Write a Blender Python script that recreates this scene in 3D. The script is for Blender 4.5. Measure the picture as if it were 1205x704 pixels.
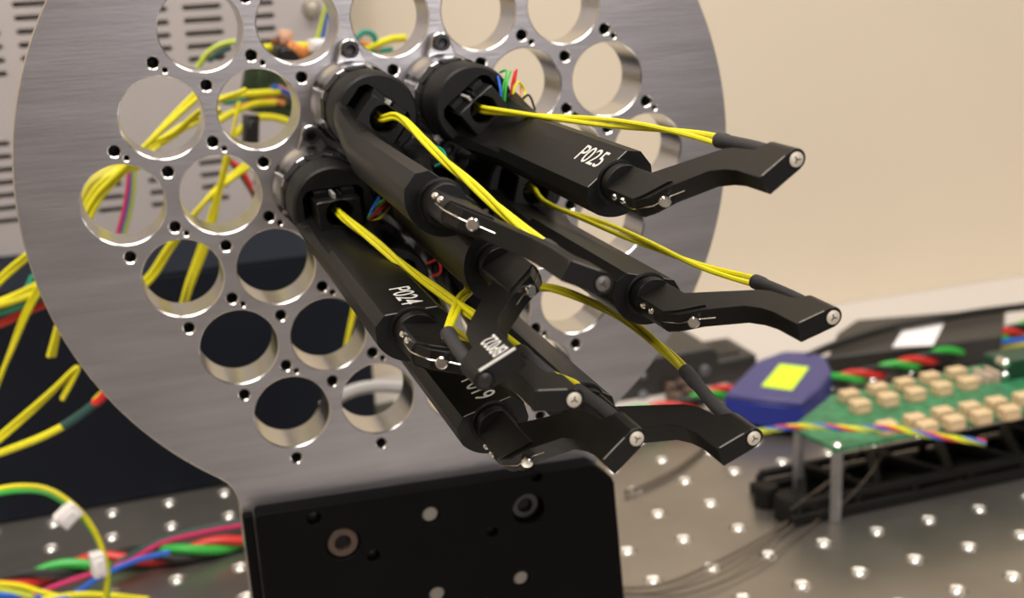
import bpy, bmesh, math, random
from mathutils import Matrix, Vector, Euler
for o in list(bpy.data.objects): bpy.data.objects.remove(o)
S = 0.001                       # everything below is written in millimetres
C = bpy.context.scene.collection
SC = bpy.context.scene
# ------------------------------------------------------------------ camera
CAM = Vector((-61.531, -288.484, 52.640)); FPX = 1390.58; W, H = 1205, 704
CE = Euler((1.28396773, 0.0511947675, -0.312787531), 'XYZ')
cam = bpy.data.cameras.new('camera'); co = bpy.data.objects.new('camera', cam); C.objects.link(co)
co.location = CAM*S; co.rotation_euler = CE
cam.sensor_width = 36; cam.lens = FPX/W*36; cam.clip_start = 0.01; cam.clip_end = 50
cam.dof.use_dof = True; cam.dof.focus_distance = 0.212; cam.dof.aperture_fstop = 23
SC.camera = co
# ------------------------------------------------------------------ light
wd = bpy.data.worlds.new('world'); SC.world = wd; wd.use_nodes = True
bg = wd.node_tree.nodes['Background']; bg.inputs[0].default_value = (1.0, .93, .88, 1); bg.inputs[1].default_value = .14
def area(name, loc, target, size, sy, power, col):
    l = bpy.data.lights.new(name, 'AREA'); l.shape = 'RECTANGLE'; l.size = size; l.size_y = sy; l.energy = power; l.color = col
    o = bpy.data.objects.new(name, l); C.objects.link(o); o.location = Vector(loc)*S
    o.rotation_euler = (Vector(target)-Vector(loc)).to_track_quat('-Z', 'Y').to_euler(); return o
area('ceiling_lamp', (-350, -250, 1400), (50, 60, 0), .9, .9, 25, (1, .94, .88))
area('ceiling_lamp', (900, -300, 1500), (250, 250, -50), .8, .5, 13.5, (1, .93, .82))
area('desk_lamp', (-420, -520, 620), (0, 0, 0), .09, .09, 1.6, (1, .95, .88))
area('sheen_fill', (200, -900, 170), (0, 0, 30), .25, .25, 1.8, (1, .96, .97))  # added unseen fill, lifts the sheen at the plate's top centre
SC.view_settings.view_transform = 'Standard'; SC.view_settings.look = 'None'; SC.view_settings.gamma = 1
SC.view_settings.exposure = 0.0
# ------------------------------------------------------------------ helpers
RM = CE.to_matrix()
AX = {'x': 0, 'y': 1, 'z': 2}
def at(x, y, ax, v):            # pixel measured in the photograph -> point on a plane of the room (mm)
    d = RM @ Vector(((x-W/2)/FPX, -(y-H/2)/FPX, -1)); i = AX[ax]
    return CAM + d*((v-CAM[i])/d[i])
def new(name, parent=None, mesh=None):
    o = bpy.data.objects.new(name, mesh); C.objects.link(o)
    if parent: o.parent = parent
    return o
def tag(o, label=None, cat=None, group=None, kind=None):
    if label: o['label'] = label
    if cat: o['category'] = cat
    if group: o['group'] = group
    if kind: o['kind'] = kind
    return o
def thing(name, label, cat, loc=(0, 0, 0), group=None, rot=None):
    o = new(name); o.location = Vector(loc)*S
    if rot: o.rotation_euler = rot
    return tag(o, label, cat, group)
class MB:
    def __init__(s): s.v = []; s.f = []; s.m = []
    def add(s, vs, fs, m=0, M=None):
        b = len(s.v)
        s.v += [tuple((M @ Vector(v)) if M else v) for v in vs]
        s.f += [tuple(i+b for i in f) for f in fs]; s.m += [m]*len(fs); return s
    def box(s, x0, x1, y0, y1, z0, z1, m=0, M=None):
        v = [(x, y, z) for x in (x0, x1) for y in (y0, y1) for z in (z0, z1)]
        return s.add(v, [(0, 1, 3, 2), (4, 6, 7, 5), (0, 4, 5, 1), (2, 3, 7, 6), (0, 2, 6, 4), (1, 5, 7, 3)], m, M)
    def rings(s, rs, m=0, cap0=True, cap1=True, M=None, closed=True):
        n = len(rs[0]); v = [p for r in rs for p in r]; f = []
        for k in range(len(rs)-1):
            for i in range(n):
                j = (i+1) % n; f.append((k*n+i, k*n+j, (k+1)*n+j, (k+1)*n+i))
        if cap0: f.append(tuple(reversed(range(n))))
        if cap1: f.append(tuple((len(rs)-1)*n+i for i in range(n)))
        return s.add(v, f, m, M)
    def lathe(s, prof, n=32, c=(0, 0), m=0, cap0=True, cap1=True, M=None):   # prof: (radius, z)
        rs = [[(c[0]+r*math.cos(2*math.pi*i/n), c[1]+r*math.sin(2*math.pi*i/n), z) for i in range(n)] for r, z in prof]
        return s.rings(rs, m, cap0, cap1, M)
    def tube(s, pts, r, n=8, m=0, caps=True):
        pts = [Vector(p) for p in pts]; N = len(pts); rs = []
        t = (pts[1]-pts[0]).normalized(); u = t.orthogonal().normalized()
        for i, p in enumerate(pts):
            t = (pts[min(i+1, N-1)]-pts[max(i-1, 0)])
            if t.length < 1e-9: t = Vector((0, 0, 1))
            t.normalize(); u = (u-t*u.dot(t))
            if u.length < 1e-6: u = t.orthogonal()
            u.normalize(); w = t.cross(u); rr = r[i] if isinstance(r, (list, tuple)) else r
            rs.append([tuple(p+(u*math.cos(2*math.pi*k/n)+w*math.sin(2*math.pi*k/n))*rr) for k in range(n)])
        return s.rings(rs, m, caps, caps)
    def poly(s, outline, z0, z1, m=0, M=None):                                # outline (x,y) extruded in z
        return s.rings([[(x, y, z0) for x, y in outline], [(x, y, z1) for x, y in outline]], m, M=M)
    def build(s, name, mats, parent=None, smooth=35, bevel=0, seg=1):
        me = bpy.data.meshes.new(name); me.from_pydata([(x*S, y*S, z*S) for x, y, z in s.v], [], s.f)
        for m in (mats if isinstance(mats, (list, tuple)) else [mats]): me.materials.append(m)
        me.polygons.foreach_set('material_index', s.m)
        b = bmesh.new(); b.from_mesh(me); bmesh.ops.recalc_face_normals(b, faces=b.faces); b.to_mesh(me); b.free()
        if smooth:
            me.shade_smooth(); me.set_sharp_from_angle(angle=math.radians(smooth))
        o = new(name, parent, me)
        if bevel:
            bv = o.modifiers.new('bevel', 'BEVEL'); bv.width = bevel*S; bv.segments = seg; bv.limit_method = 'ANGLE'; bv.angle_limit = math.radians(40)
        return o
def crom(P, n=8):               # Catmull-Rom resample
    P = [Vector(p) for p in P]
    if len(P) < 3:
        return [P[0].lerp(P[-1], i/n) for i in range(n+1)]
    Q = [P[0]*2-P[1]]+P+[P[-1]*2-P[-2]]; out = []
    for k in range(1, len(Q)-2):
        a, b, c, d = Q[k-1:k+3]
        for i in range(n):
            t = i/n; out.append(.5*((2*b)+(c-a)*t+(2*a-5*b+4*c-d)*t*t+(3*b-a-3*c+d)*t**3))
    out.append(P[-1]); return out
def strands(path, count, rad, off, pitch, n=10, ph0=0):       # helical strands round a path
    pts = crom(path, n); L = 0; out = [[] for _ in range(count)]; u = None
    for i, p in enumerate(pts):
        t = (pts[min(i+1, len(pts)-1)]-pts[max(i-1, 0)]).normalized()
        if u is None: u = t.orthogonal().normalized()
        u = (u-t*u.dot(t)).normalized(); w = t.cross(u)
        if i: L += (p-pts[i-1]).length
        for k in range(count):
            a = ph0+2*math.pi*(L/pitch+k/count); out[k].append(p+(u*math.cos(a)+w*math.sin(a))*off)
    return out
# ------------------------------------------------------------------ materials
def mat(name, col, rough=.5, metal=0, spec=.5, noise=0, nscale=200, bump=0, bscale=800, coat=0, stretch=None, rvar=0):
    m = bpy.data.materials.new(name); m.use_nodes = True; nt = m.node_tree; b = nt.nodes['Principled BSDF']
    b.inputs['Base Color'].default_value = (*col, 1); b.inputs['Roughness'].default_value = rough
    b.inputs['Metallic'].default_value = metal; b.inputs['Specular IOR Level'].default_value = spec
    b.inputs['Coat Weight'].default_value = coat
    if noise or bump or rvar:
        tc = nt.nodes.new('ShaderNodeTexCoord'); mp = nt.nodes.new('ShaderNodeMapping'); nt.links.new(tc.outputs['Object'], mp.inputs[0])
        if stretch: mp.inputs['Scale'].default_value = stretch
        def tex(sc):
            t = nt.nodes.new('ShaderNodeTexNoise'); t.inputs['Scale'].default_value = sc; t.inputs['Detail'].default_value = 5
            nt.links.new(mp.outputs[0], t.inputs['Vector']); return t
        if noise:
            t = tex(nscale); r = nt.nodes.new('ShaderNodeMapRange'); r.inputs['To Min'].default_value = 1-noise; r.inputs['To Max'].default_value = 1+noise
            r.inputs['From Min'].default_value = .3; r.inputs['From Max'].default_value = .7
            nt.links.new(t.outputs[0], r.inputs[0]); mx = nt.nodes.new('ShaderNodeVectorMath'); mx.operation = 'SCALE'
            mx.inputs[0].default_value = col; nt.links.new(r.outputs[0], mx.inputs['Scale']); nt.links.new(mx.outputs[0], b.inputs['Base Color'])
        if rvar:
            t = tex(nscale*.6); r = nt.nodes.new('ShaderNodeMapRange'); r.inputs['To Min'].default_value = max(0, rough-rvar); r.inputs['To Max'].default_value = rough+rvar
            r.inputs['From Min'].default_value = .3; r.inputs['From Max'].default_value = .7
            nt.links.new(t.outputs[0], r.inputs[0]); nt.links.new(r.outputs[0], b.inputs['Roughness'])
        if bump:
            t = tex(bscale); bp = nt.nodes.new('ShaderNodeBump'); bp.inputs['Strength'].default_value = bump; bp.inputs['Distance'].default_value = .0002
            nt.links.new(t.outputs[0], bp.inputs['Height']); nt.links.new(bp.outputs[0], b.inputs['Normal'])
    return m
PLATE = mat('brushed_aluminium', (.35, .335, .345), .38, .87, noise=.10, nscale=120, bump=.25, bscale=500, stretch=(.25, 1, 2.5), rvar=.05)
BORE = mat('machined_bore', (.68, .66, .63), .24, 1, noise=.08, nscale=150, bump=.15, bscale=900, stretch=(1, .15, 1))
ALU = mat('turned_aluminium', (.60, .59, .60), .24, 1, noise=.06, nscale=300, bump=.08, bscale=700)
CHROME = mat('polished_steel', (.78, .76, .72), .13, 1)
TIPM = mat('tip_ferrule_steel', (.68, .62, .52), .5, .3)
BLACK = mat('black_anodised', (.005, .0048, .0046), .36, 0, .26, noise=.12, nscale=400, bump=.06, bscale=2500)
BLACK2 = mat('black_anodised_arm', (.0058, .0054, .0052), .38, 0, .26, noise=.12, nscale=500, bump=.10, bscale=3000)
CAPM = mat('matt_black_plastic', (.008, .0076, .0074), .5, 0, .26, noise=.1, nscale=500, bump=.15, bscale=2500)
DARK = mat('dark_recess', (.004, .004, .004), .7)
SLEEVE = mat('shrink_sleeve', (.028, .028, .031), .62, 0, .4, bump=.5, bscale=2500)
YEL = mat('yellow_fibre_jacket', (.74, .68, .012), .36, 0, .5, noise=.06, nscale=500)
YEL2 = mat('pale_yellow_jacket', (.62, .56, .05), .45)
MARK = mat('laser_marking', (.62, .61, .58), .6)
EDGE = mat('edge_glint_and_rib', (.42, .41, .38), .4, .3)  # pale grey paints the edge glint; also colours the window rib
BLOCKM = mat('black_block_finish', (.003, .0028, .003), .65, 0, .1, noise=.15, nscale=60, bump=.1, bscale=1500)
BOLTM = mat('dull_bolt_steel', (.085, .055, .042), .4, .4)
BOLTD = mat('black_oxide_bolt', (.03, .028, .028), .35, .4)
TABLE = mat('breadboard_steel', (.36, .335, .305), .33, .88, noise=.14, nscale=18, bump=.25, bscale=1200, rvar=.06)
GLINT = mat('hole_glint_metal', (.92, .9, .86), .22, .9)
WALL = mat('cream_wall_paint', (.79, .69, .55), .85, 0, .2, noise=.02, nscale=6, bump=.05, bscale=300)
TRIM = mat('pale_trim_paint', (.57, .53, .49), .8, 0, .2)
CASE = mat('pale_grey_case_paint', (.52, .475, .47), .5, noise=.03, nscale=40)
NAVY = mat('dark_navy_panel', (.0035, .006, .013), .5, 0, .25)
NAVYT = mat('navy_box_top', (.004, .008, .016), .6, 0, .15)
BLUE = mat('blue_plastic', (.055, .055, .19), .42)
BLUED = mat('deep_blue_plastic', (.015, .03, .30), .38)
STICK = mat('neon_yellow_sticker', (.66, .95, .03), .6)
WHITE = mat('white_plastic', (.85, .82, .82), .5)
PAPER = mat('white_label_paper', (.88, .86, .88), .7)
PSU = mat('black_power_brick', (.035, .032, .029), .45, noise=.1)
PCB = mat('green_circuit_board', (.035, .19, .085), .42, noise=.35, nscale=220)
PCBD = mat('dark_circuit_board', (.01, .05, .025), .4)
TAN = mat('tan_connector', (.62, .46, .27), .5)
FRAME = mat('black_printed_frame', (.007, .0065, .006), .6, 0, .2, bump=.3, bscale=600)
RED = mat('red_wire', (.62, .025, .02), .4); GRN = mat('green_wire', (.03, .42, .05), .4); BLU = mat('blue_wire', (.015, .11, .55), .4)
BLKW = mat('black_wire', (.012, .012, .012), .45); TEAL = mat('teal_wire', (.01, .28, .20), .45); ORA = mat('orange_wire', (.75, .27, .08), .5)
PNK = mat('magenta_wire', (.55, .03, .13), .4); GREYW = mat('grey_cable', (.42, .41, .41), .5); HAIR = mat('fine_bronze_wire', (.10, .075, .055), .5)
SAGE = mat('dark_green_sleeve', (.02, .075, .065), .5); YGRN = mat('yellow_green_wire', (.45, .55, .05), .4); BRN = mat('brown_wire', (.14, .045, .02), .45)
FLOOR = mat('floor_vinyl', (.20, .18, .16), .6, noise=.1, nscale=5)
# ------------------------------------------------------------------ setting
TZ = -182.764
MB().box(-1500, 1800, 362, 402, -1000, 1500).build('wall_back', WALL)['kind'] = 'structure'
MB().box(-1500, 1800, -1540, -1500, -1000, 1500).build('wall_front', mat('grey_room_wall', (.34, .32, .32), .8))['kind'] = 'structure'
MB().box(-1540, -1500, -1500, 362, -1000, 1500).build('wall_left', WALL)['kind'] = 'structure'
MB().box(-1500, 1800, -1500, 362, -1010, -1000).build('floor', FLOOR)['kind'] = 'structure'
# ------------------------------------------------------------------ optical table: every hole countersunk
P = 25.0; OX, OY = 153.855, 59.767
t = thing('optical_table', 'grey metal breadboard table with a grid of shiny threaded holes', 'table', (0, 0, TZ))
m = MB(); n = 12
i0, i1, j0, j1 = -19, 16, -30, 7
for i in range(i0, i1+1):
    for j in range(j0, j1+1):
        cx, cy = OX+P*i, OY+P*j; h = P/2
        sq = []
        for k in range(n):
            a = 2*math.pi*(k+.5)/n; c_, s_ = math.cos(a), math.sin(a); q = h/max(abs(c_), abs(s_)); sq.append((cx+c_*q, cy+s_*q, 0))
        # true square corners so that neighbouring cells meet
        sq = []
        for k in range(n):
            side, fr = divmod(k, 3); fr /= 3
            p = [(-h, -h), (h, -h), (h, h), (-h, h), (-h, -h)]; a, b = p[side], p[side+1]
            sq.append((cx+a[0]+(b[0]-a[0])*fr, cy+a[1]+(b[1]-a[1])*fr, 0))
        def ring(r, z):
            return [(cx+r*math.cos(math.radians(225)+2*math.pi*k/n), cy+r*math.sin(math.radians(225)+2*math.pi*k/n), z) for k in range(n)]
        m.rings([sq, ring(4.4, 0)], 0, False, False)
        m.rings([ring(4.4, 0), ring(4.0, -.08), ring(2.9, -.9)], 0, False, False)
        m.rings([ring(2.9, -.9), ring(2.4, -1.0), ring(1.9, -.2), ring(1.1, .35), ring(.3, .55)], 1, False, True)  # added bright dome stands for the glint in each hole
x0, x1, y0, y1 = OX+P*(i0-.5), OX+P*(i1+.5), OY+P*(j0-.5), OY+P*(j1+.5)
m.build('table_top', [TABLE, GLINT, DARK], t, smooth=25)
MB().box(x0, x1, y0, y1, -60, -9).build('core', TABLE, t)
MB().box(-1500, 1800, y1+.5, 361.5, TZ-60, TZ).build('trim_1', TRIM)['kind'] = 'structure'
for lx in (x0+60, x1-60):
    for ly in (y0+60, y1-60):
        MB().box(lx-35, lx+35, ly-35, ly+35, -1000-TZ, -60).build('leg', BLKW, t)
# ------------------------------------------------------------------ perforated plate
LS = 22.4; LH = LS*math.sqrt(3)/2
ROWS = {-3+0: None}
centres = []
for r in range(-3, 4):
    k = 7-abs(r)
    for c in range(k): centres.append(((c-(k-1)/2)*LS, -r*LH))
R = 90.6; TH = 13.0
cu = bpy.data.curves.new('plate_outline', 'CURVE'); cu.dimensions = '2D'; cu.fill_mode = 'BOTH'; cu.extrude = TH/2*S-.0003; cu.bevel_depth = .0003; cu.bevel_resolution = 0; cu.offset = -.0003
def spl(pts):
    s = cu.splines.new('POLY'); s.points.add(len(pts)-1); s.use_cyclic_u = True
    for p, (x, z) in zip(s.points, pts): p.co = (x*S, z*S, 0, 1)
a0 = math.degrees(math.atan2(-72.7, -54)); a0 = a0 % 360
arc = []
aR = (-math.degrees(math.atan2(72.7, 54))) % 360
span = (360-aR)+a0
N = 140
for i in range(N+1):
    a = math.radians(aR+span*i/N); arc.append((R*math.cos(a), R*math.sin(a)))
left = [(-51.9, -74.7), (-50.6, -76.9), (-49.8, -79.4), (-49.5, -82.2), (-49.5, TZ)]
spl(arc+left+[(-x, z) for x, z in reversed(left)])
def circ(cx, cz, r, n=48): return [(cx+r*math.cos(-2*math.pi*i/n), cz+r*math.sin(-2*math.pi*i/n)) for i in range(n)]
small = []
for x, z in centres:
    spl(circ(x, z, 9.55, 64))
    small += [(x-.3, z+12.75, 1.35), (x+2.15, z+10.85, .62), (x-.2, z-12.7, 1.35)]
uniq = []
for q in small:
    if all((q[0]-u[0])**2+(q[1]-u[1])**2 > 4 for u in uniq): uniq.append(q)
    elif q[2] > 1 and not any((q[0]-u[0])**2+(q[1]-u[1])**2 < .3 for u in uniq): pass
for q in uniq: spl(circ(q[0], q[1], q[2], 20))
tmp = bpy.data.objects.new('tmp', cu); C.objects.link(tmp)
dg = bpy.context.evaluated_depsgraph_get(); me = bpy.data.meshes.new_from_object(tmp.evaluated_get(dg)); bpy.data.objects.remove(tmp)
me.transform(Matrix.Rotation(math.pi/2, 4, 'X') @ Matrix.Translation((0, 0, -TH/2*S)))
me.materials.clear(); me.materials.append(PLATE); me.materials.append(BORE)
for p in me.polygons:
    p.material_index = 0 if abs(p.normal.y) > .9 else 1
me.shade_smooth(); me.set_sharp_from_angle(angle=math.radians(25))
plate = thing('perforated_plate', 'round brushed aluminium plate drilled with a hexagonal pattern of large holes', 'metal plate', (0, 0, 0))
new('disc', plate, me)
hp = MB()
RX = Matrix.Rotation(math.pi/2, 4, 'X')
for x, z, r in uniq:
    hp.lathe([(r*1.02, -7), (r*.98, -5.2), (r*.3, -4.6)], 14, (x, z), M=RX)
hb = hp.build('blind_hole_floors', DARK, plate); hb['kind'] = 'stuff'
# ------------------------------------------------------------------ black support block
blk = thing('support_block', 'black block with counterbored bolts clamped to the front of the round plate', 'block', (0, 0, 0))
bm_ = bmesh.new()
cu2 = bpy.data.curves.new('b', 'CURVE'); cu2.dimensions = '2D'; cu2.fill_mode = 'BOTH'; cu2.extrude = 2.6*S; cu2.bevel_depth = .0004; cu2.offset = -.0004
cu = cu2
spl([(-46.6, TZ+1), (-46.2, -83.0), (-45.4, -82.2), (45.5, -85.3), (47, -86), (51.6, -90.4), (52.3, -92.2), (54.4, -130), (55, TZ+1)])
FY = -6
bh = [(at(404, 640, 'y', FY), 4.6, 'bolt'), (at(622, 600, 'y', FY), 4.6, 'dark'), (at(507, 607, 'y', FY), 2.4, 'pin'), (at(614, 682, 'y', FY), 2.3, 'pin'),
      (at(515, 701, 'y', FY), 2.4, 'pin'), (at(370, 611, 'y', FY), 1.8, 'hole'), (at(440, 655, 'y', FY), 1.7, 'hole'), (at(580, 627, 'y', FY), 1.5, 'hole'), (at(632, 562, 'y', FY), 1.5, 'hole')]
for p, r, k in bh: spl(circ(p.x, p.z, r, 28))
spl(circ(-26.6, -140, 4.6, 28)); spl(circ(22.3, -140, 4.6, 28))
tmp = bpy.data.objects.new('tmp', cu2); C.objects.link(tmp)
dg = bpy.context.evaluated_depsgraph_get(); me = bpy.data.meshes.new_from_object(tmp.evaluated_get(dg)); bpy.data.objects.remove(tmp)
me.transform(Matrix.Translation((0, -3*S-.00005, 0)) @ Matrix.Rotation(math.pi/2, 4, 'X')); me.materials.clear(); me.materials.append(BLOCKM)
me.shade_smooth(); me.set_sharp_from_angle(angle=math.radians(25))
new('body', blk, me)
MB().box(-49.4, -46.8, -3, -.1, TZ+1, -83.4).build('side_flange', BLOCKM, blk, bevel=.3)
def bolt(parent, x, y, z, r, mt, name='bolt', d=5):     # socket head facing -Y
    M = Matrix.Translation((x, y, z)) @ Matrix.Rotation(math.pi/2, 4, 'X')
    b = MB().lathe([(r*.98, -d), (r, -d+.2), (r, -.35), (r*.9, 0), (r*.55, 0), (r*.53, -.15), (r*.5, -2.2)], 24, m=0, cap1=False, M=M)
    b.rings([[(r*.5*math.cos(a), r*.5*math.sin(a), -2.2) for a in [k*math.pi/12 for k in range(24)]], [(0.01*math.cos(k), .01*math.sin(k), -2.3) for k in range(24)]], 1, False, True, M)
    return b.build(name, [mt, DARK], parent)
for p, r, k in bh:
    if k == 'bolt': bolt(blk, p.x, FY+.4, p.z, 4.2, BOLTM)['label'] = 'worn brownish socket head bolt'
    elif k == 'dark': bolt(blk, p.x, FY+3, p.z, 4.1, BOLTD)
    elif k == 'pin': MB().lathe([(r*.96, -6), (r*.96, -.9), (r*.8, -.6)], 20, M=Matrix.Translation((p.x, FY+.4, p.z)) @ RX).build('dowel_pin', mat('worn_pin', (.30, .27, .24), .5, .5), blk)
    else: MB().lathe([(r*.98, -6), (r*.98, -3), (r*.4, -2.6)], 16, M=Matrix.Translation((p.x, FY, p.z)) @ RX).build('set_screw', BOLTD, blk)
# ------------------------------------------------------------------ positioners
def dpoly():
    cx, r, bm = 5.9, 7.1, 6.4; ae = cx+math.sqrt(r*r-bm*bm); a1 = math.atan2(bm, ae-cx)
    arc = [(cx+r*math.cos(a1-2*a1*k/27), r*math.sin(a1-2*a1*k/27)) for k in range(28)]     # (9,6.4) round the back to (9,-6.4)
    side = lambda s_: [(5.9, 6.4*s_), (4.2, 4.7*s_)]
    flat = [(4.2, -4.7), (4.2, -1.5), (4.2, 1.5), (4.2, 4.7)]
    p = arc+[(7.5, -6.4), (5.9, -6.4), (5.0, -5.5)]+flat+[(5.0, 5.5), (5.9, 6.4), (7.5, 6.4)]
    return list(reversed(p))
DP = dpoly()
DANG = [math.atan2(b, a-7.4) for a, b in DP]
def dsec(t, e=0): return [(7.8+(a-7.8)*(1-e), b*(1-e), t) for a, b in DP]
def section(c, r, amin, bmax, cham, o, t, n=48, angs=None):
    """convex outline in (a,b): circle(c,r) cut by a>=amin, |b|<=bmax and a corner chamfer, ray-cast from o"""
    out = []
    for th in (angs or [2*math.pi*i/n for i in range(n)]):
        d = (math.cos(th), math.sin(th))
        ox, oy = o-c, 0.0; bq = ox*d[0]; q = -bq+math.sqrt(max(0, bq*bq-(ox*ox-r*r)))
        if d[0] < -1e-6: q = min(q, (amin-o)/d[0])
        if abs(d[1]) > 1e-6: q = min(q, bmax/abs(d[1]))
        k = -d[0]+abs(d[1])         # chamfer: (a-amin)+(bmax-|b|) >= cham
        if k > 1e-6: q = min(q, ((o-amin)+bmax-cham)/k)
        out.append((o+q*d[0], q*d[1], t))
    return out
AR = 7.4
ARMP = [(-3.2, 107), (2.2, 107), (3.2, 112.6), (11.6, 123.6), (12.6, 126), (13.3, 131.6), (14.8, 132.6), (14.8, 140), (8.7, 140), (8.7, 133), (8.2, 130), (7.0, 126.8), (1.6, 121.3), (-1.4, 119.6), (-3.2, 116.2)]
FONT = None
def text_mesh(s, size, M, parent, name='lettering', xs=1.0):
    c = bpy.data.curves.new(name, 'FONT'); c.body = s; c.size = size*S; c.extrude = .00002; c.offset = size*S*.004
    o = bpy.data.objects.new('tmp', c); C.objects.link(o)
    dg = bpy.context.evaluated_depsgraph_get(); me = bpy.data.meshes.new_from_object(o.evaluated_get(dg)); bpy.data.objects.remove(o)
    w = max(v.co.x for v in me.vertices) if me.vertices else 1
    me.transform(Matrix.Scale(xs, 4, (1, 0, 0))); me.transform(M); me.materials.clear(); me.materials.append(MARK)
    return new(name, parent, me)
def positioner(label, mx, mz, al, be, mark, arm_mark, cable, ncab=3, cabr=.46, wires=(), ymat=None, sleeve_pts=None, tipm=None, moff=(0, 0)):
    root = thing('fibre_positioner', label, 'positioner', (mx, 0, mz), 'black fibre positioners mounted on the plate', (math.pi/2, 0, 0))
    al = math.radians(al); be = math.radians(be)
    inv = (Matrix.Translation(Vector((mx, 0, mz))) @ Matrix.Rotation(math.pi/2, 4, 'X')).inverted()
    # fixed collar with two screwed ears
    c = MB().lathe([(9.3, -10), (9.3, 0), (10.4, 0.05), (10.45, 3.4), (10.0, 4.4), (9.55, 8), (9.4, 12), (8.6, 12.2)], 48)
    for sg in (1, -1):
        y = 12.8*sg
        out = []
        for k in range(20):
            a = math.pi*k/19; out.append((2.35*math.cos(a), y+2.35*math.sin(a)*sg))
        out += [(-4.2, 8.2*sg), (4.2, 8.2*sg)]
        c.poly(out, .05, 4.2)
    col = c.build('collar', ALU, root, bevel=.3)
    for sg in (1, -1):
        s_ = MB().lathe([(2.0, 2.0), (2.05, 6.2), (1.8, 6.6), (1.15, 6.6), (1.1, 5.2), (.1, 5.1)], 20, (-.2, 12.8*sg)).build('collar_screw', BOLTD, col)
    # knurled ring
    k = MB(); N = 60; rs = []
    prof = [(12, 9.25), (12.5, 9.35), (15, 9.35), (18.4, 9.35), (18.9, 9.1)]
    k.lathe([(r, t_) for t_, r in prof], 48)
    for q in range(9):
        a = 2*math.pi*q/9+.3; M = Matrix.Rotation(a, 4, 'Z')
        k.box(9.2, 9.6, -2.4, 2.4, 12.8, 17.8, 0, M)
    k.build('motor_ring', CAPM, root, bevel=.15)
    # alpha stage: cap, housing
    hs = new('housing', root); 
    Ra = Matrix.Rotation(al, 4, 'Z')
    h = MB()
    # cap: outer skin, front rim with D-shaped window, recess floor
    n = 48
    def cr(r, t_, o=0): return [(o+r*math.cos(2*math.pi*i/n), r*math.sin(2*math.pi*i/n), t_) for i in range(n)]
    win = lambda t_: section(0, 7.9, -4.6, 6.9, 1.4, 0, t_)
    h.rings([cr(8.9, 19.2), cr(9.35, 19.5), cr(9.4, 29.2), cr(9.2, 30.4), cr(8.7, 31), win(31)], 1, True, False)
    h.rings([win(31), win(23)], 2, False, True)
    # block with the wire hole
    def rect(a0, a1, bb, t_):
        o = []
        for i in range(n):
            th = 2*math.pi*i/n; d = (math.cos(th), math.sin(th)); q = 99
            if d[0] > 1e-6: q = min(q, a1/d[0])
            if d[0] < -1e-6: q = min(q, a0/d[0])
            if abs(d[1]) > 1e-6: q = min(q, bb/abs(d[1]))
            o.append((q*d[0], q*d[1], t_))
        return o
    h.rings([rect(-3.1, 8, 4.9, 23), rect(-3.1, 8, 4.9, 37.6), rect(-2.8, 8, 4.6, 38), cr(3.15, 38), cr(3.0, 37.6)], 0, False, False)
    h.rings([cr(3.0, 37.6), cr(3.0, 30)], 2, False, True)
    h.box(-4.2, -3.1, -.9, -.3, 24, 36.5, 3); h.box(-4.2, -3.1, .5, 1.1, 24, 36.5, 0)
    h.box(-4.4, -3.1, -4.4, -1.4, 23, 33.5, 0); h.box(-4.4, -3.1, 1.6, 4.4, 23, 33.5, 0)
    # shoulder -> D body
    A_ = DANG
    h.rings([section(0, 9.3, 1.2, 9.3, 0, 5, 28.5, angs=A_), section(.8, 9.2, 2.6, 8.9, .6, 5.4, 34, angs=A_), section(3, 8.6, 3.8, 7.9, 1.2, 6.5, 42, angs=A_), dsec(52), dsec(103)], 0, True, True)
    ho = h.build('housing_shell', [BLACK, CAPM, DARK, EDGE], root, smooth=20, bevel=.22); ho.rotation_euler = (0, 0, al)
    bpy.data.objects.remove(hs)
    ho.name = 'housing'
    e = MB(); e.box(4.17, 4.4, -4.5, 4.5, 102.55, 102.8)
    e.build('edge_line', EDGE, ho)  # pale strip paints the glint on the housing's end edge
    hub = MB().lathe([(4.1, 102.9), (4.1, 103.15), (3.9, 103.2), (3.2, 103.2), (3.2, 105)], 40, (AR, 0)).build('hub_ring', BLACK2, ho)
    if mark:   # text x = +t, up = +b, normal = -a
        M = Matrix(((0, 0, -1, (4.2-.02)*S), (0, 1, 0, (-.55+moff[1])*S), (1, 0, 0, (87.3+moff[0])*S), (0, 0, 0, 1)))
        text_mesh(mark, 5.3, M, ho, xs=1.1)
    # beta arm (own frame: x radial, y normal, z outwards)
    aM = Matrix.Translation((AR*math.cos(al), AR*math.sin(al), 0)) @ Matrix.Rotation(be, 4, 'Z')
    T = 1.6
    a = MB()
    pr = ARMP
    a.add([(r, -T, t_) for r, t_ in pr]+[(r, T, t_) for r, t_ in pr],
          [tuple(range(len(pr))), tuple(reversed(range(len(pr), 2*len(pr))))]+[(i, (i+1) % len(pr), len(pr)+(i+1) % len(pr), len(pr)+i) for i in range(len(pr))], 0)
    a.lathe([(T*.93, 132.7), (T, 132.8), (T, 139.8), (T*.9, 140)], 24, (14.8, 0))
    # hub
    def hubr(r, ny, tf): 
        o = []
        for i in range(40):
            th = 2*math.pi*i/40; x_, y_ = r*math.cos(th), max(-ny, min(ny, r*math.sin(th))); o.append((x_, y_, tf(x_) if callable(tf) else tf))
        return o
    a.rings([hubr(3.5, 3.5, 103.9), hubr(3.6, 3.6, 104.1), hubr(3.6, 3.6, 106.4)], 0)
    a.rings([hubr(3.55, 2.0, 106.3), hubr(3.55, 2.0, lambda x_: 119.2+x_*.62 if x_ > -1.5 else 118.27+(x_+1.5)*1.1)], 0)
    arm = a.build('arm', BLACK2, root, smooth=25, bevel=.16); arm.matrix_local = Matrix.Translation(aM.translation*S) @ aM.to_3x3().to_4x4()
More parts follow.
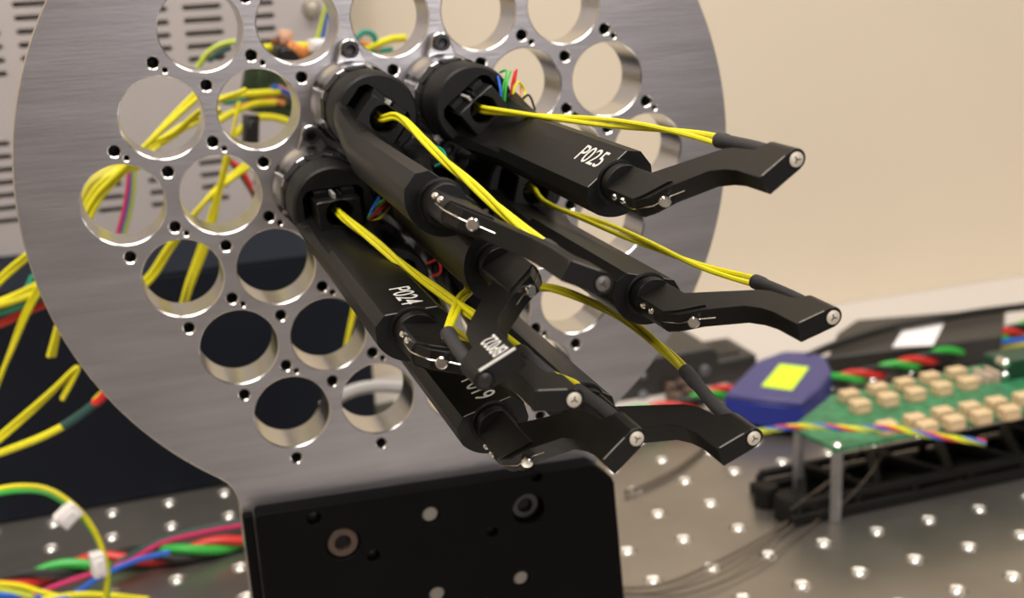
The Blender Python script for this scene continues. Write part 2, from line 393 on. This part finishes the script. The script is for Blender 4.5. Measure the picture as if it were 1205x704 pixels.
    # clamp slot, screw, pins, tip screw
    d = Vector((-.62, 0, .78)).normalized()
    sl = MB(); sl.tube([(-3.6, .3, 111.5), (-3.62, .2, 115.6), (-3.2, .1, 116.7), (-1.45, 0, 119.75), (1.6, 0, 121.4), (3.3, 0, 123.1)], .085, 6); sl.build('clamp_slot', CHROME, arm)
    ax = Vector((-.5, 0, 1)).normalized(); q0 = Vector((.35, 0, 120.9))
    Mq = Matrix.Translation(q0) @ ax.to_track_quat('Z', 'Y').to_matrix().to_4x4()
    MB().lathe([(1.0, -.6), (1.05, .2), (1.0, .75), (.8, .95), (.05, .98)], 20, M=Mq).build('clamp_screw', CHROME, arm)
    for (r_, n_, t_) in ((-3.45, 1.2, 109.6), (-3.45, 1.2, 113.0)):
        MB().lathe([(.12, .35), (.45, .3), (.6, 0), (.5, -.4)], 12, M=Matrix.Translation((r_, n_, t_)) @ Vector((-1, .3, .3)).to_track_quat('Z', 'Y').to_matrix().to_4x4()).build('pin', CHROME, arm)
    ts = MB().lathe([(1.12, 139.5), (1.12, 140.12), (1.0, 140.2), (.01, 140.2)], 24, (14.75, 0), 0)
    for q in range(3):
        M = Matrix.Translation((14.75, 0, 140.2)) @ Matrix.Rotation(math.pi/2+2*math.pi*q/3, 4, 'Z')
        ts.box(0, .58, -.09, .09, -.05, .03, 1, M)
    ts.build('tip_screw', [tipm or TIPM, DARK], arm)
    if arm_mark:   # text x = -t, up = +r, normal = -n
        M = Matrix(((0, 1, 0, 9.6*S), (0, 0, -1, (-T-.02)*S), (-1, 0, 0, 138.9*S), (0, 0, 0, 1)))
        text_mesh(arm_mark, 3.5, M, arm, xs=.80)
        MB().box(8.9, 14.8, -T-.05, -T+.15, 139.55, 140.05).build('edge_line', MARK, arm)
    else:
        MB().box(9.2, 13.6, T-.1, T+.03, 139.84, 139.98).build('edge_line', EDGE, arm)  # thin pale strip paints the glint along the tip edge
    # sleeve on the outer side of the arm
    def ap(r_, n_, t_): return aM @ Vector((r_, n_, t_))
    sp = [ap(*q) for q in [(14.1, .3, 117.5), (14.4, .2, 121), (14.7, .1, 127), (14.8, 0, 133.2)]]
    if sleeve_pts: sp = [inv @ at(x, y, 'y', yy) for x, y, yy in sleeve_pts]
    cp = crom(sp, 6)
    sv = MB().tube(cp, [1.28 if i < 5 else 1.12 for i in range(len(cp))], 18).build('sleeve', SLEEVE, root)
    # yellow cable: wire hole -> sleeve
    path = [Vector((0, 0, 31)), Vector((0, 0, 37))]+[inv @ at(x, y, 'y', yy) for x, y, yy in cable]+[sp[0], sp[0].lerp(sp[1], .4)]
    for st in strands(path, ncab, cabr, cabr*1.12, 95, 12, .6):
        MB().tube(st, cabr, 8).build('fibre_cable', ymat or YEL, root)
    for pts, mt in wires:
        pp = crom([inv @ at(x, y, 'y', yy) for x, y, yy in pts], 8)
        MB().tube(pp, .28, 6).build('sensor_wire', mt, root)
    return root
K = LS/2
positioner('black positioner marked P025, upper right of the seven, arm reaching right', K, LH, -53, 34, 'P025', None,
    [(585, 131, -44), (640, 137, -55), (700, 143, -72), (765, 150, -92), (815, 158, -107)], 2, .50,
    wires=[([(590, 131, -36), (592, 105, -34), (596, 84, -30), (588, 85, -28)], GRN), ([(593, 130, -36), (596, 100, -35), (601, 84, -31)], GRN), ([(590, 128, -36), (589, 105, -35), (586, 90, -31)], BLU),
           ([(603, 127, -35), (605, 105, -33), (611, 97, -32), (618, 108, -32), (616, 122, -34)], YEL), ([(606, 128, -34), (612, 115, -33), (613, 100, -31)], ORA),
           ([(603, 122, -34), (602, 104, -32), (606, 84, -30)], RED), ([(605, 122, -34), (605, 104, -32), (608, 82, -30)], RED), ([(608, 124, -34), (622, 112, -33), (630, 130, -34)], BLKW)])
positioner('black positioner at upper left of the seven, its cable draped over its back', -K, LH, -129, -25.6, None, None,
    [(470, 138, -42), (498, 165, -55), (530, 195, -72), (570, 230, -95), (610, 265, -112)], 3, .46, tipm=mat('dull_grey_screw', (.16, .15, .14), .45, .5),
    wires=[([(505, 170, -30), (520, 176, -36), (524, 188, -40), (512, 196, -38)], TEAL)])
positioner('black positioner marked P024 at lower left of the seven', -LS, 0, -88, -7.5, 'P024', None,
    [(412, 262, -45), (450, 292, -62), (490, 325, -80), (530, 352, -98), (572, 382, -112)], 3, .48,
    wires=[([(432, 258, -36), (440, 244, -33), (456, 232, -28)], GRN), ([(432, 262, -36), (438, 246, -34), (446, 232, -30)], BLU), ([(434, 260, -36), (444, 250, -33), (458, 240, -28)], RED),
           ([(434, 262, -36), (448, 256, -33), (459, 243, -28)], YEL), ([(434, 258, -36), (446, 244, -33), (457, 234, -28)], BRN)])
positioner('black positioner in the centre of the seven, arm marked BP022 pointing lower left', 0, 0, 164, -155, None, 'BP022',
    [(515, 250, -50), (530, 300, -70), (552, 335, -88), (540, 355, -100)], 3, .46, tipm=BOLTD,
    wires=[([(500, 285, -40), (512, 302, -44), (524, 306, -46)], ORA), ([(503, 310, -40), (515, 306, -42), (518, 320, -44), (508, 326, -42)], RED)])
positioner('black positioner at right of the seven, long straight body and arm to the far right', LS, 0, -105, 16, None, None,
    [(645, 240, -45), (700, 261, -64), (760, 286, -84), (825, 313, -103)], 2, .50)
positioner('black positioner marked P019 at the bottom of the seven', -K, -LH, -75, 40, 'P019', None,
    [(500, 365, -58), (550, 400, -78), (610, 425, -96), (670, 450, -110)], 2, .45, moff=(.3, -.1))
positioner('black positioner at lower right, its shaded yellow cable arching to a sleeve above the tip', K, -LH, -119, 21.4, None, None,
    [(610, 338, -50), (650, 340, -60), (700, 357, -75), (750, 386, -92), (784, 414, -104)], 3, .48, ymat=mat('shaded_yellow_jacket', (.50, .45, .012), .38),  # yellow jacket darkened to carry the shade on this cable
    sleeve_pts=[(806, 436, -112), (824, 457, -118), (842, 478, -125), (860, 494, -133)])
# ------------------------------------------------------------------ instrument case with slot vents, on the navy box
nb = thing('navy_cabinet', 'dark navy box standing at the back of the table behind the left of the plate', 'cabinet', (-150, 243, TZ+.2))
NT = -77+0
MB().box(-170, 180, 0, 150, .3, 105).build('body', NAVY, nb, bevel=1)
MB().box(-170, 180, 0, 150, 105.1, 106).build('lid', NAVYT, nb, bevel=.3)
cs = thing('instrument_case', 'pale grey instrument case with rows of dark vent slots above the navy box', 'case', (0, 318, NT+.3))
cu3 = bpy.data.curves.new('c', 'CURVE'); cu3.dimensions = '2D'; cu3.fill_mode = 'BOTH'; cu3.extrude = .0012
cu = cu3
XR = 43; ZT = 260
spl([(-330, 0), (XR, 0), (XR, ZT), (-330, ZT)])
def slot(cx, cz, w, h):
    p = []
    for k in range(8): a = -math.pi/2+math.pi*k/7; p.append((cx+w/2-h/2+h/2*math.cos(a), cz+h/2*math.sin(a)))
    for k in range(8): a = math.pi/2+math.pi*k/7; p.append((cx-w/2+h/2+h/2*math.cos(a), cz+h/2*math.sin(a)))
    spl(list(reversed(p)))
q = at(237, 8, 'y', 318); qz = q.z-(NT+.3)
for c in range(-9, 2):
    for r in range(12):
        z = qz+(4-r)*6.15
        w = 18.5
        if c > -1 and False: continue
        cx = q.x+c*25.2
        if r >= 9: continue
        if cx+w/2 > XR-14: w = 9; cx -= 4
        slot(cx, z, w, 2.5)
p2 = at(250, 205, 'y', 318); z2 = p2.z-(NT+.3)
for c in range(-9, 2):
    for r in range(-4, 3):
        if c > -4 and r < -1: continue
        cx = p2.x+c*25.2+.5
        if cx+9 > XR-14: continue
        slot(cx, z2+(-r)*6.15, 18.5 if c < -2 else 13, 2.5)
tmp = bpy.data.objects.new('tmp', cu3); C.objects.link(tmp)
dg = bpy.context.evaluated_depsgraph_get(); me = bpy.data.meshes.new_from_object(tmp.evaluated_get(dg)); bpy.data.objects.remove(tmp)
me.transform(Matrix.Rotation(math.pi/2, 4, 'X')); me.materials.clear(); me.materials.append(CASE)
new('vented_panel', cs, me)
sh = MB(); sh.box(-330, XR, 1.3, 34, 0, 1.5); sh.box(-330, XR, 1.3, 34, ZT-1.5, ZT); sh.box(XR-1.5, XR, 1.3, 34, 1.5, ZT-1.5); sh.box(-330, -328.5, 1.3, 34, 1.5, ZT-1.5)
sh.build('shell', CASE, cs)
MB().box(-328, XR-2, 8, 33, 2, ZT-2).build('interior', mat('case_interior', (.22, .19, .15), .8), cs)
q = at(366, 10, 'y', 316)
MB().lathe([(4.5, 0), (4.5, 3), (3.6, 4.6), (.1, 5)], 20, M=Matrix.Translation((q.x, -1.3, q.z-(NT+.3))) @ RX).build('knob', mat('knob_metal', (.42, .38, .30), .3, .7), cs)
# ------------------------------------------------------------------ loose wires
def cable(name, label, pts, parts, group=None, cat='cable', n=12):
    """parts: list of (radius, material, strand count, offset, pitch)"""
    root = thing(name, label, cat, pts[0], group); o0 = Vector(pts[0])
    for (r, mts, off, pitch) in parts:
        ss = strands([Vector(p)-o0 for p in pts], len(mts), r, off, pitch, n)
        for st, mt in zip(ss, mts): MB().tube(st, r, 8).build('strand', mt, root)
    return root
def px(pts, ax, v): return [at(x, y, ax, v if len(t_) == 0 else t_[0]) for x, y, *t_ in pts]
def wire(name, label, pts, r, mt, group=None):
    o = MB().tube(crom(pts, 8), r, 8).build(name, mt); return tag(o, label, 'cable', group)
GB = 'yellow cables hanging behind the plate'
Yb = [
 ('thick yellow cable crossing the second left hole', [(60, 420), (100, 262), (150, 195), (232, 112), (300, 60)], 1.5, 80),
 ('yellow cable pair at the left edge of the leftmost hole', [(92, 262), (118, 215), (165, 185), (215, 150), (260, 130)], 1.3, 95),
 ('pale yellow cable under the thick one in the second left hole', [(140, 200), (175, 172), (205, 158), (240, 128), (290, 105)], 1.1, 85),
 ('yellow cable rising through the middle left holes', [(204, 395), (218, 340), (240, 280), (262, 210), (282, 120)], 1.0, 100),
 ('second yellow cable rising beside the first through the middle left holes', [(210, 398), (224, 342), (246, 280), (258, 225), (270, 165)], 1.0, 103),
 ('yellow cable slanting across the third row hole', [(150, 350), (178, 325), (205, 284), (250, 228), (300, 188)], 1.5, 112),
 ('yellow cable seen low through the bottom left holes', [(340, 525), (372, 492), (398, 440), (412, 385), (424, 330)], 1.1, 120),
 ('yellow cable entering from the left edge below the case', [(-20, 350), (8, 322), (34, 300), (70, 270), (110, 235)], 1.3, 110),
 ('yellow cable falling to the left edge of the frame', [(-15, 480), (12, 415), (30, 370), (48, 335), (70, 290)], 1.3, 115),
 ('yellow cable with a bent end near the plate rim', [(-20, 532), (20, 498), (60, 462), (89, 433), (84, 448), (73, 470)], 1.3, 100),
]
for lab, pts, r, y in Yb:
    cable('yellow_cable', lab, px([(a, b) for a, b in pts], 'y', y), [(r*.55, [YEL]*2, r*.55, 120)], GB)
cable('yellow_cable', 'yellow cable ending in a green sleeve at lower left', px([(-20, 540), (20, 526), (50, 514), (76, 501)], 'y', 100), [(1.3, [YEL], 0, 60)], GB)
wire('cable_sleeve', 'dark green sleeve joining the yellow cable to red ends near the plate rim', px([(74, 502), (92, 490), (112, 475)], 'y', 100), 1.5, SAGE)
wire('red_wire', 'short red wire end at the tip of the dark green sleeve', px([(110, 476), (117, 471), (124, 463)], 'y', 100), 1.5, RED)
wire('yellow_wire', 'short yellow wire end beside the red one at the plate rim', px([(111, 472), (118, 465), (128, 455)], 'y', 101), 1.0, YEL)
cable('wire_bundle', 'bundle of yellow, teal and red wires at the left edge under the case', px([(-20, 368), (5, 360), (25, 352), (45, 342), (75, 325)], 'y', 118), [(1.1, [YEL, YEL, TEAL, RED], 1.9, 150)])
wire('red_wire', 'dark red wire below the bundle at the left edge', px([(-20, 388), (8, 378), (28, 368), (60, 355)], 'y', 120), 1.4, RED)
wire('teal_wire', 'teal wire at the left edge between yellow cables', px([(-20, 372), (15, 363), (30, 345), (40, 325)], 'y', 122), 1.3, TEAL)
wire('grey_rod', 'thin grey rod end at the left edge', px([(-20, 364), (0, 363), (20, 362)], 'y', 125), 1.2, GREYW)
wire('yellow_cable', 'broad faded yellow strap in the leftmost hole', px([(95, 240), (108, 215), (135, 200), (165, 190)], 'y', 130), 2.6, YEL2, GB)
for (pts, mt, lab) in (([(145, 275), (152, 250), (156, 225), (158, 195)], YGRN, 'yellow-green wire in the leftmost hole'), ([(142, 275), (149, 250), (153, 225), (155, 195)], BLU, 'blue wire in the leftmost hole'), ([(139, 276), (145, 255), (150, 230), (153, 200)], PNK, 'red wire in the leftmost hole'),
     ([(262, 180), (278, 198), (290, 215), (302, 235)], BRN, 'dark red wire in the middle row hole'), ([(268, 188), (284, 200), (296, 222)], RED, 'red wire in the middle row hole'),
     ([(232, 80), (245, 62), (262, 52), (285, 48)], YGRN, 'yellow-green wire low in the top left hole'), ([(245, 72), (258, 62), (272, 56)], SAGE, 'dark wire low in the top left hole'),
     ([(370, 62), (378, 45), (383, 22), (390, 0)], BLU, 'blue wire rising in the second top hole'), ([(366, 62), (374, 45), (380, 24), (386, 0)], YGRN, 'yellow-green wire rising in the second top hole'),
     ([(305, 58), (330, 54), (365, 54), (392, 50)], YEL, 'yellow wire across the second top hole'),
     ([(418, 48), (428, 38), (440, 42), (440, 55), (426, 58)], TEAL, 'looped teal wire in the third top hole'), ([(424, 60), (445, 52), (462, 46), (478, 45)], YEL, 'yellow wire across the third top hole'), ([(424, 50), (436, 54), (446, 60)], ORA, 'orange wire end in the third top hole'),
     ([(430, 57), (445, 60), (462, 58)], TEAL, 'teal wire end in the third top hole'),
     ([(258, 118), (280, 112), (305, 110), (330, 108)], YEL, 'upper yellow wire in the hole beside the mounts'), ([(258, 142), (275, 132), (300, 122), (325, 120)], YEL, 'middle yellow wire in the hole beside the mounts'),
     ([(276, 160), (288, 148), (305, 138), (330, 140), (352, 150)], YEL, 'arched yellow wire in the hole beside the mounts'), ([(262, 120), (275, 120), (290, 116)], TEAL, 'teal wire in the hole beside the mounts'),
     ([(275, 125), (295, 122), (320, 118), (335, 122)], ORA, 'orange wire in the hole beside the mounts'), ([(320, 102), (332, 106), (345, 114)], BLU, 'blue wire end in the hole beside the mounts')):
    wire('loose_wire', lab, px(pts, 'y', 140), 1.0 if mt is not YEL else 1.35, mt, 'loose wires behind the plate')
def blob(name, label, x, y, Y, w, h, d, mt, rot=0, cat='connector'):
    p = at(x, y, 'y', Y); o = MB().box(-w/2, w/2, -d/2, d/2, -h/2, h/2).box(-w*.32, w*.32, -d/2-.8, -d/2, -h*.32, h*.32).build(name, mt, bevel=.5)
    o.location = p*S; o.rotation_euler = (0, rot, .3); return tag(o, label, cat)
blob('plug', 'black plug hanging in the hole beside the mounts', 295, 152, 130, 5, 10, 4, BLKW, .15)
blob('plug', 'black plug low in the second top hole', 337, 63, 135, 9, 5, 4, BLKW, .1)
blob('plug', 'peach plug in the second top hole', 336, 44, 138, 4, 5, 4, mat('peach_plastic', (.7, .42, .28), .5), .2)
blob('plug', 'dark plug beside the peach one in the second top hole', 331, 54, 139, 5, 7, 4, BRN, -.4)
blob('plug', 'orange plug in the second top hole', 350, 60, 136, 8, 4, 4, ORA, .5)
blob('plug', 'white plug in the second top hole', 374, 53, 134, 6, 4, 4, WHITE)
blob('circuit_board', 'small dark green circuit board in the hole beside the mounts', 328, 96, 165, 28, 26, 2, mat('dim_board', (.03, .05, .02), .5, noise=.5, nscale=300), .3, 'circuit board')
blob('plug', 'black plug on the small circuit board', 322, 108, 158, 5, 5, 4, BLKW)
blob('plug', 'orange plug on the small circuit board', 334, 108, 157, 6, 3, 3, ORA, .5)
wire('grey_cable', 'thick grey cable seen through the bottom right hole', px([(380, 480), (405, 464), (430, 456), (455, 455), (480, 458), (520, 470)], 'y', 150), 2.7, GREYW)
pst = MB().box(-9, 9, -1, 1, 0, 16).build('bent_bracket', mat('olive_bracket', (.10, .10, .07), .5), bevel=.4); pst.location = (Vector(at(448, 510, 'z', TZ+.3)))*S; pst.rotation_euler = (0, 0, .2); tag(pst, 'small dull bracket seen low through the bottom right hole', 'bracket')
# left foreground loops
lp = px([(-20, 582), (20, 575), (55, 578), (85, 596), (108, 622), (122, 652), (127, 680), (122, 720)], 'y', 120)
cable('looped_cable', 'yellow and green looped cable with white clips at lower left', lp, [(.95, [YEL, GRN], .75, 150)])
blob('cable_clip', 'white cable clip on the loop, upper one', 80, 606, 118, 8, 6, 5, WHITE, -.6, 'clip')
blob('cable_clip', 'white cable clip on the loop, lower one', 115, 664, 118, 4.5, 9, 5, WHITE, 0, 'clip')
zz = TZ+5
cable('twisted_cable', 'twisted red, green and black cable on the table at lower left', px([(-40, 700), (0, 690), (50, 676), (100, 664), (150, 656), (210, 652), (260, 641), (330, 622), (400, 600)], 'z', zz), [(2.0, [RED, GRN, BLKW], 2.2, 46)])
for k, (mt, lab, pts) in enumerate(((PNK, 'magenta wire lying over the twisted cable at lower left', [(20, 712), (60, 692), (110, 675), (150, 662), (190, 640), (240, 627), (300, 616)]),
        (SAGE, 'dull green wire lying over the twisted cable at lower left', [(110, 682), (150, 656), (190, 636), (240, 622), (300, 611)]),
        (BLU, 'blue wire beside the magenta one at lower left', [(-20, 700), (30, 702), (75, 705), (120, 678), (160, 660), (200, 650)]),
        (YEL, 'upper yellow wire on the table at the lower left corner', [(-20, 686), (20, 689), (45, 696), (70, 703)]),
        (YEL, 'lower yellow wire on the table at the bottom edge', [(50, 706), (90, 700), (130, 701), (175, 706)]),
        (YGRN, 'yellow-green wire on the table at the lower left corner', [(-20, 692), (15, 697), (40, 703)]))):
    wire('loose_wire', lab, px(pts, 'z', TZ+9+k*.3), 1.15, mt, 'loose wires on the left of the table')
# ------------------------------------------------------------------ right background
# black camera-like device
p = at(735, 470, 'y', 262); q = at(846, 408, 'y', 262)
dv = thing('black_device', 'black boxy device with rounded shoulders behind the plate edge', 'device', (p.x-30, 262, TZ))
wv = q.x-p.x+30; hv = q.z-TZ
MB().poly([(0, .3), (wv, .3), (wv, hv-5), (wv-1.5, hv-1.5), (wv-5, hv), (14, hv), (0, hv-20)], -42, 0, M=RX).build('body', PSU, dv, bevel=.8)
for (x, y, r) in ((830, 436, 3), (757, 466, 3), (757, 443, 2)):
    w = at(x, y, 'y', 261); MB().lathe([(r, 0), (r, 1.5), (r*.7, 2.2), (.05, 2.3)], 16, M=Matrix.Translation((w.x-(p.x-30), 0, w.z-TZ)) @ RX).build('knob', mat('dull_knob', (.22, .22, .24), .35, .6), dv)
w = at(800, 462, 'z', TZ+4)
for k, (x, y) in enumerate(((790, 462), (803, 458), (812, 468), (796, 474))):
    w = at(x, y, 'z', TZ+4); o = MB().lathe([(3.2, -3.7), (3.6, 0), (3.4, 5), (1, 6)], 12).build('fitting', mat('brown_fitting', (.16, .11, .09), .4, .5)); o.location = w*S
    tag(o, ['leftmost dull brown metal fitting in front of the black device', 'rear dull brown metal fitting in front of the black device', 'rightmost dull brown metal fitting in front of the black device', 'nearest dull brown metal fitting in front of the black device'][k], 'fitting', 'small fittings by the black device')
sb = thing('dark_box', 'low dark box between the black device and the blue box', 'box', (0, 0, TZ))
p = at(850, 452, 'z', TZ); MB().box(p.x-30, p.x+22, p.y, p.y+35, .3, 14).build('body', PSU, sb, bevel=2, seg=2); MB().box(p.x-22, p.x+14, p.y+6, p.y+28, 14, 15).build('lid', BLKW, sb)
# blue box
ZB = -163
pts = [at(x, y, 'z', ZB) for x, y in ((852, 464), (944, 474), (964, 458), (979, 437), (972, 420), (956, 414), (922, 413), (891, 424))]
c0 = pts[0]; bb = thing('blue_box', 'blue plastic box with a neon yellow sticker on its lid', 'box', (c0.x, c0.y, TZ))
poly = [(q.x-c0.x, q.y-c0.y) for q in pts]; zt = ZB-TZ
MB().poly(poly, 5.2, zt-3).build('base', BLUED, bb, bevel=.6)
cxm = sum(a for a, b in poly)/8; cym = sum(b for a, b in poly)/8
MB().rings([[(x, y, zt-3) for x, y in poly], [(cxm+(x-cxm)*.985, cym+(y-cym)*.985, zt) for x, y in poly]]).build('lid', BLUE, bb, bevel=.8)
MB().poly([(cxm+(x-cxm)*.8, cym+(y-cym)*.8) for x, y in poly], .3, 5.2).build('foot', BLKW, bb)
st = [at(x, y, 'z', ZB) for x, y in ((896, 455), (932, 460), (952, 433), (918, 429))]
MB().poly([(q.x-c0.x, q.y-c0.y) for q in st], zt+.02, zt+.35).build('sticker', STICK, bb)
# power brick with white label
ZP = TZ+15
pts = [at(x, y, 'z', ZP) for x, y in ((974, 420), (1178, 396), (1184, 362), (1130, 366), (1008, 376), (985, 392))]
c0 = pts[0]; pb = thing('power_brick', 'black power brick with a white label near the wall', 'power supply', (c0.x, c0.y, TZ))
poly = [(q.x-c0.x, q.y-c0.y) for q in pts]; MB().poly(poly, .3, ZP-TZ).build('body', PSU, pb, bevel=1.2, seg=2)
st = [at(x, y, 'z', ZP) for x, y in ((1050, 409), (1098, 407), (1112, 379), (1068, 381))]
MB().poly([(q.x-c0.x, q.y-c0.y) for q in st], ZP-TZ+.02, ZP-TZ+.4).build('label', PAPER, pb)
wire('black_cable', 'black cable lying across the power brick to the right edge', px([(950, 420), (985, 405), (1040, 388), (1090, 378), (1150, 368), (1205, 361), (1260, 355)], 'z', ZP+3.5), 2.4, BLKW)
wire('black_cable', 'black cable along the front of the power brick', px([(940, 432), (975, 424), (1010, 426), (1045, 420)], 'z', TZ+5), 2.4, BLKW)
wire('black_cable', 'black cable behind the green twisted one at the right edge', px([(1120, 410), (1160, 405), (1210, 398), (1260, 392)], 'z', TZ+6), 2.2, BLKW)
ZC = TZ+9
cable('twisted_cable', 'twisted red, green and black cable crossing the table behind the blue box', px([(690, 500), (745, 488), (800, 478), (850, 462), (900, 452), (975, 449), (1040, 436), (1100, 420), (1150, 404), (1205, 386), (1260, 366)], 'z', ZC), [(2.1, [RED, GRN, BLKW], 2.4, 38)])
wire('blue_wire', 'blue wire along the twisted cable at the right edge', px([(1165, 404), (1205, 400), (1250, 396)], 'z', TZ+8), 1.4, BLU)
wire('yellow_wire', 'yellow wire near the connector at the right edge', px([(1110, 424), (1150, 414), (1180, 408), (1215, 405)], 'z', TZ+3), 1.3, YEL2)
# circuit board on standoffs
ZQ = -150.5
pc = thing('circuit_board', 'green circuit board with tan connectors raised on metal standoffs', 'circuit board', (188, 97, TZ))
zb = ZQ-TZ
MB().poly([(3, 0), (160, 0), (160, 58), (34, 52), (26, 46), (0, 28), (0, 22)], zb, zb+1.6).build('board', PCB, pc)
for (x, y, top) in ((1.5, 25.5, .3), (5.2, 2.2, .3), (130, 4, .3), (130, 45, .3)):
    MB().lathe([(2.6, .3), (2.6, zb-.1)], 6, (x, y)).build('standoff', mat('grey_standoff', (.36, .36, .37), .35, .8), pc)
    MB().lathe([(2.0, zb+1.6), (2.0, zb+2.6), (1.2, zb+3.3)], 12, (x, y)).build('standoff_screw', CHROME, pc)
tp = [(998, 462), (1010, 477), (1033, 456), (1046, 471), (1062, 450), (1076, 463), (1093, 442), (1105, 457), (1123, 440), (1137, 452), (1126, 436),
      (1042, 502), (1073, 496), (1086, 503), (1106, 490), (1120, 497), (1140, 484), (1153, 490), (1171, 476), (1186, 484), (1155, 478), (1200, 472)]
tp = [(999, 471), (1012, 483), (1033, 463), (1045, 475), (1064, 457), (1077, 469), (1094, 450), (1108, 462), (1125, 444), (1139, 456),
      (1043, 508), (1076, 500), (1090, 508), (1109, 492), (1122, 502), (1141, 486), (1154, 495), (1172, 480), (1187, 490), (1204, 474)]
for x, y in tp:
    w = at(x, y-3, 'z', ZQ+3.5); b = MB().box(w.x-188-4.1, w.x-188+4.1, w.y-97-3, w.y-97+3, zb+1.6, zb+6.6).box(w.x-188-2.6, w.x-188+2.6, w.y-97-3.6, w.y-97-3, zb+1.6, zb+4)
    b.build('connector', TAN, pc, bevel=.5)
w = at(1190, 447, 'z', ZQ)
rs = thing('dark_module', 'dark green module with silver posts at the right edge', 'module', (w.x, w.y, ZQ+1.7))
MB().box(-9, 40, -4, 10, 0, 10).build('body', PCBD, rs, bevel=1)
for dx, dz in ((-7, 2.6), (-7, 8.6)):
    MB().lathe([(2.2, -5), (2.2, 0), (1.4, 1)], 12, M=Matrix.Translation((dx, -4.2, dz)) @ RX).build('post', CHROME, rs)
w = at(1160, 452, 'z', ZQ); o = MB().box(-6, 6, -3, 3, 0, 5).box(-4, -2, -5, 5, 0, 7).box(2, 4, -5, 5, 0, 7).build('terminal_block', mat('beige_terminal', (.48, .38, .29), .5), bevel=.4); o.location = w*S; tag(o, 'beige terminal block beside the dark module', 'connector')
cable('rainbow_cable', 'twisted yellow, red and blue cable running over the circuit board', px([(880, 514, ), (895, 508), (930, 503), (960, 502), (1010, 505), (1050, 504), (1090, 512), (1130, 517), (1160, 521)], 'z', ZQ+9), [(.58, [YEL, RED, BLU, YGRN], .82, 20)])
# black lattice frame
fr = thing('lattice_frame', 'black lattice truss frame lying on the table under the circuit board', 'frame', (176, 90, TZ))
def bar(p0, p1, w=4.4, name='strut'):
    p0 = Vector(p0); p1 = Vector(p1); d = p1-p0; M = Matrix.Translation(p0) @ d.to_track_quat('Z', 'Y').to_matrix().to_4x4()
    MB().box(-w/2, w/2, -w/2, w/2, 0, d.length, 0, M).build(name, FRAME, fr, bevel=.5)
LF = 175; hf = 9; Y0, Y1 = 13, 45
for yy in (Y0, Y1):
    bar((-2, yy, 2.6), (LF, yy, 2.6), 5, 'rail'); bar((2, yy, hf), (LF, yy, hf), 3.4, 'rail')
    for k in range(7): bar((2+k*28, yy, 2), (2+k*28, yy, hf), 3.2)
for k in range(5):
    x = 4+k*36; bar((x, Y0, hf), (x+18, Y1, hf), 4); bar((x+18, Y1, hf), (x+34, Y0, hf), 4); bar((x, Y0, 3), (x, Y1, 3), 4)
MB().box(0, LF, Y0, Y1, .3, 1.6).build('shade_panel', FRAME, fr)  # added black sheet: shade and dark infill between the rails
MB().lathe([(6.5, .3), (6.5, 9), (5.5, 10.5), (2, 10.6)], 20, (2, 20)).build('foot', FRAME, fr)
MB().lathe([(5.5, .3), (5.5, 8), (4.5, 9.5), (2, 9.6)], 20, (-1, 34)).build('foot', FRAME, fr)
# thin dark wires on the table
for lab, pts, r in (('dark cable end curling on the table right of the block', [(735, 580), (755, 573), (790, 556), (818, 536), (835, 520)], .9),
                 ('long thin dark wire curving across the table, upper one', [(700, 692), (770, 690), (830, 668), (890, 637), (940, 605), (1000, 560)], .55),
                 ('second thin dark wire curving across the table, below the first', [(700, 697), (780, 697), (850, 675), (905, 640), (955, 600), (1010, 550)], .4),
                 ('third thin dark wire curving across the table, lowest', [(700, 694), (800, 700), (880, 672), (940, 630), (990, 590)], .35)):
    wire('thin_wire', lab, px(pts, 'z', TZ+1.6), r, HAIR, 'thin wires on the table')
for kk, (a, b) in enumerate((((1040, 500), (930, 600)), ((1060, 505), (985, 600)), ((1030, 505), (960, 580)), ((1050, 508), (1005, 580)))):
    p0 = at(*a, 'z', ZQ-1); p1 = at(*b, 'y', 88); mid = (p0+p1)/2+Vector((0, 0, -3))
    wire('hair_wire', ['very fine bronze wire reaching furthest left below the circuit board', 'very fine bronze wire crossing just right of the front standoff', 'very fine bronze wire crossing between the two standoffs', 'rightmost very fine bronze wire hanging from the circuit board'][kk], [p0, mid, p1], .16, HAIR, 'fine wires hanging from the board')
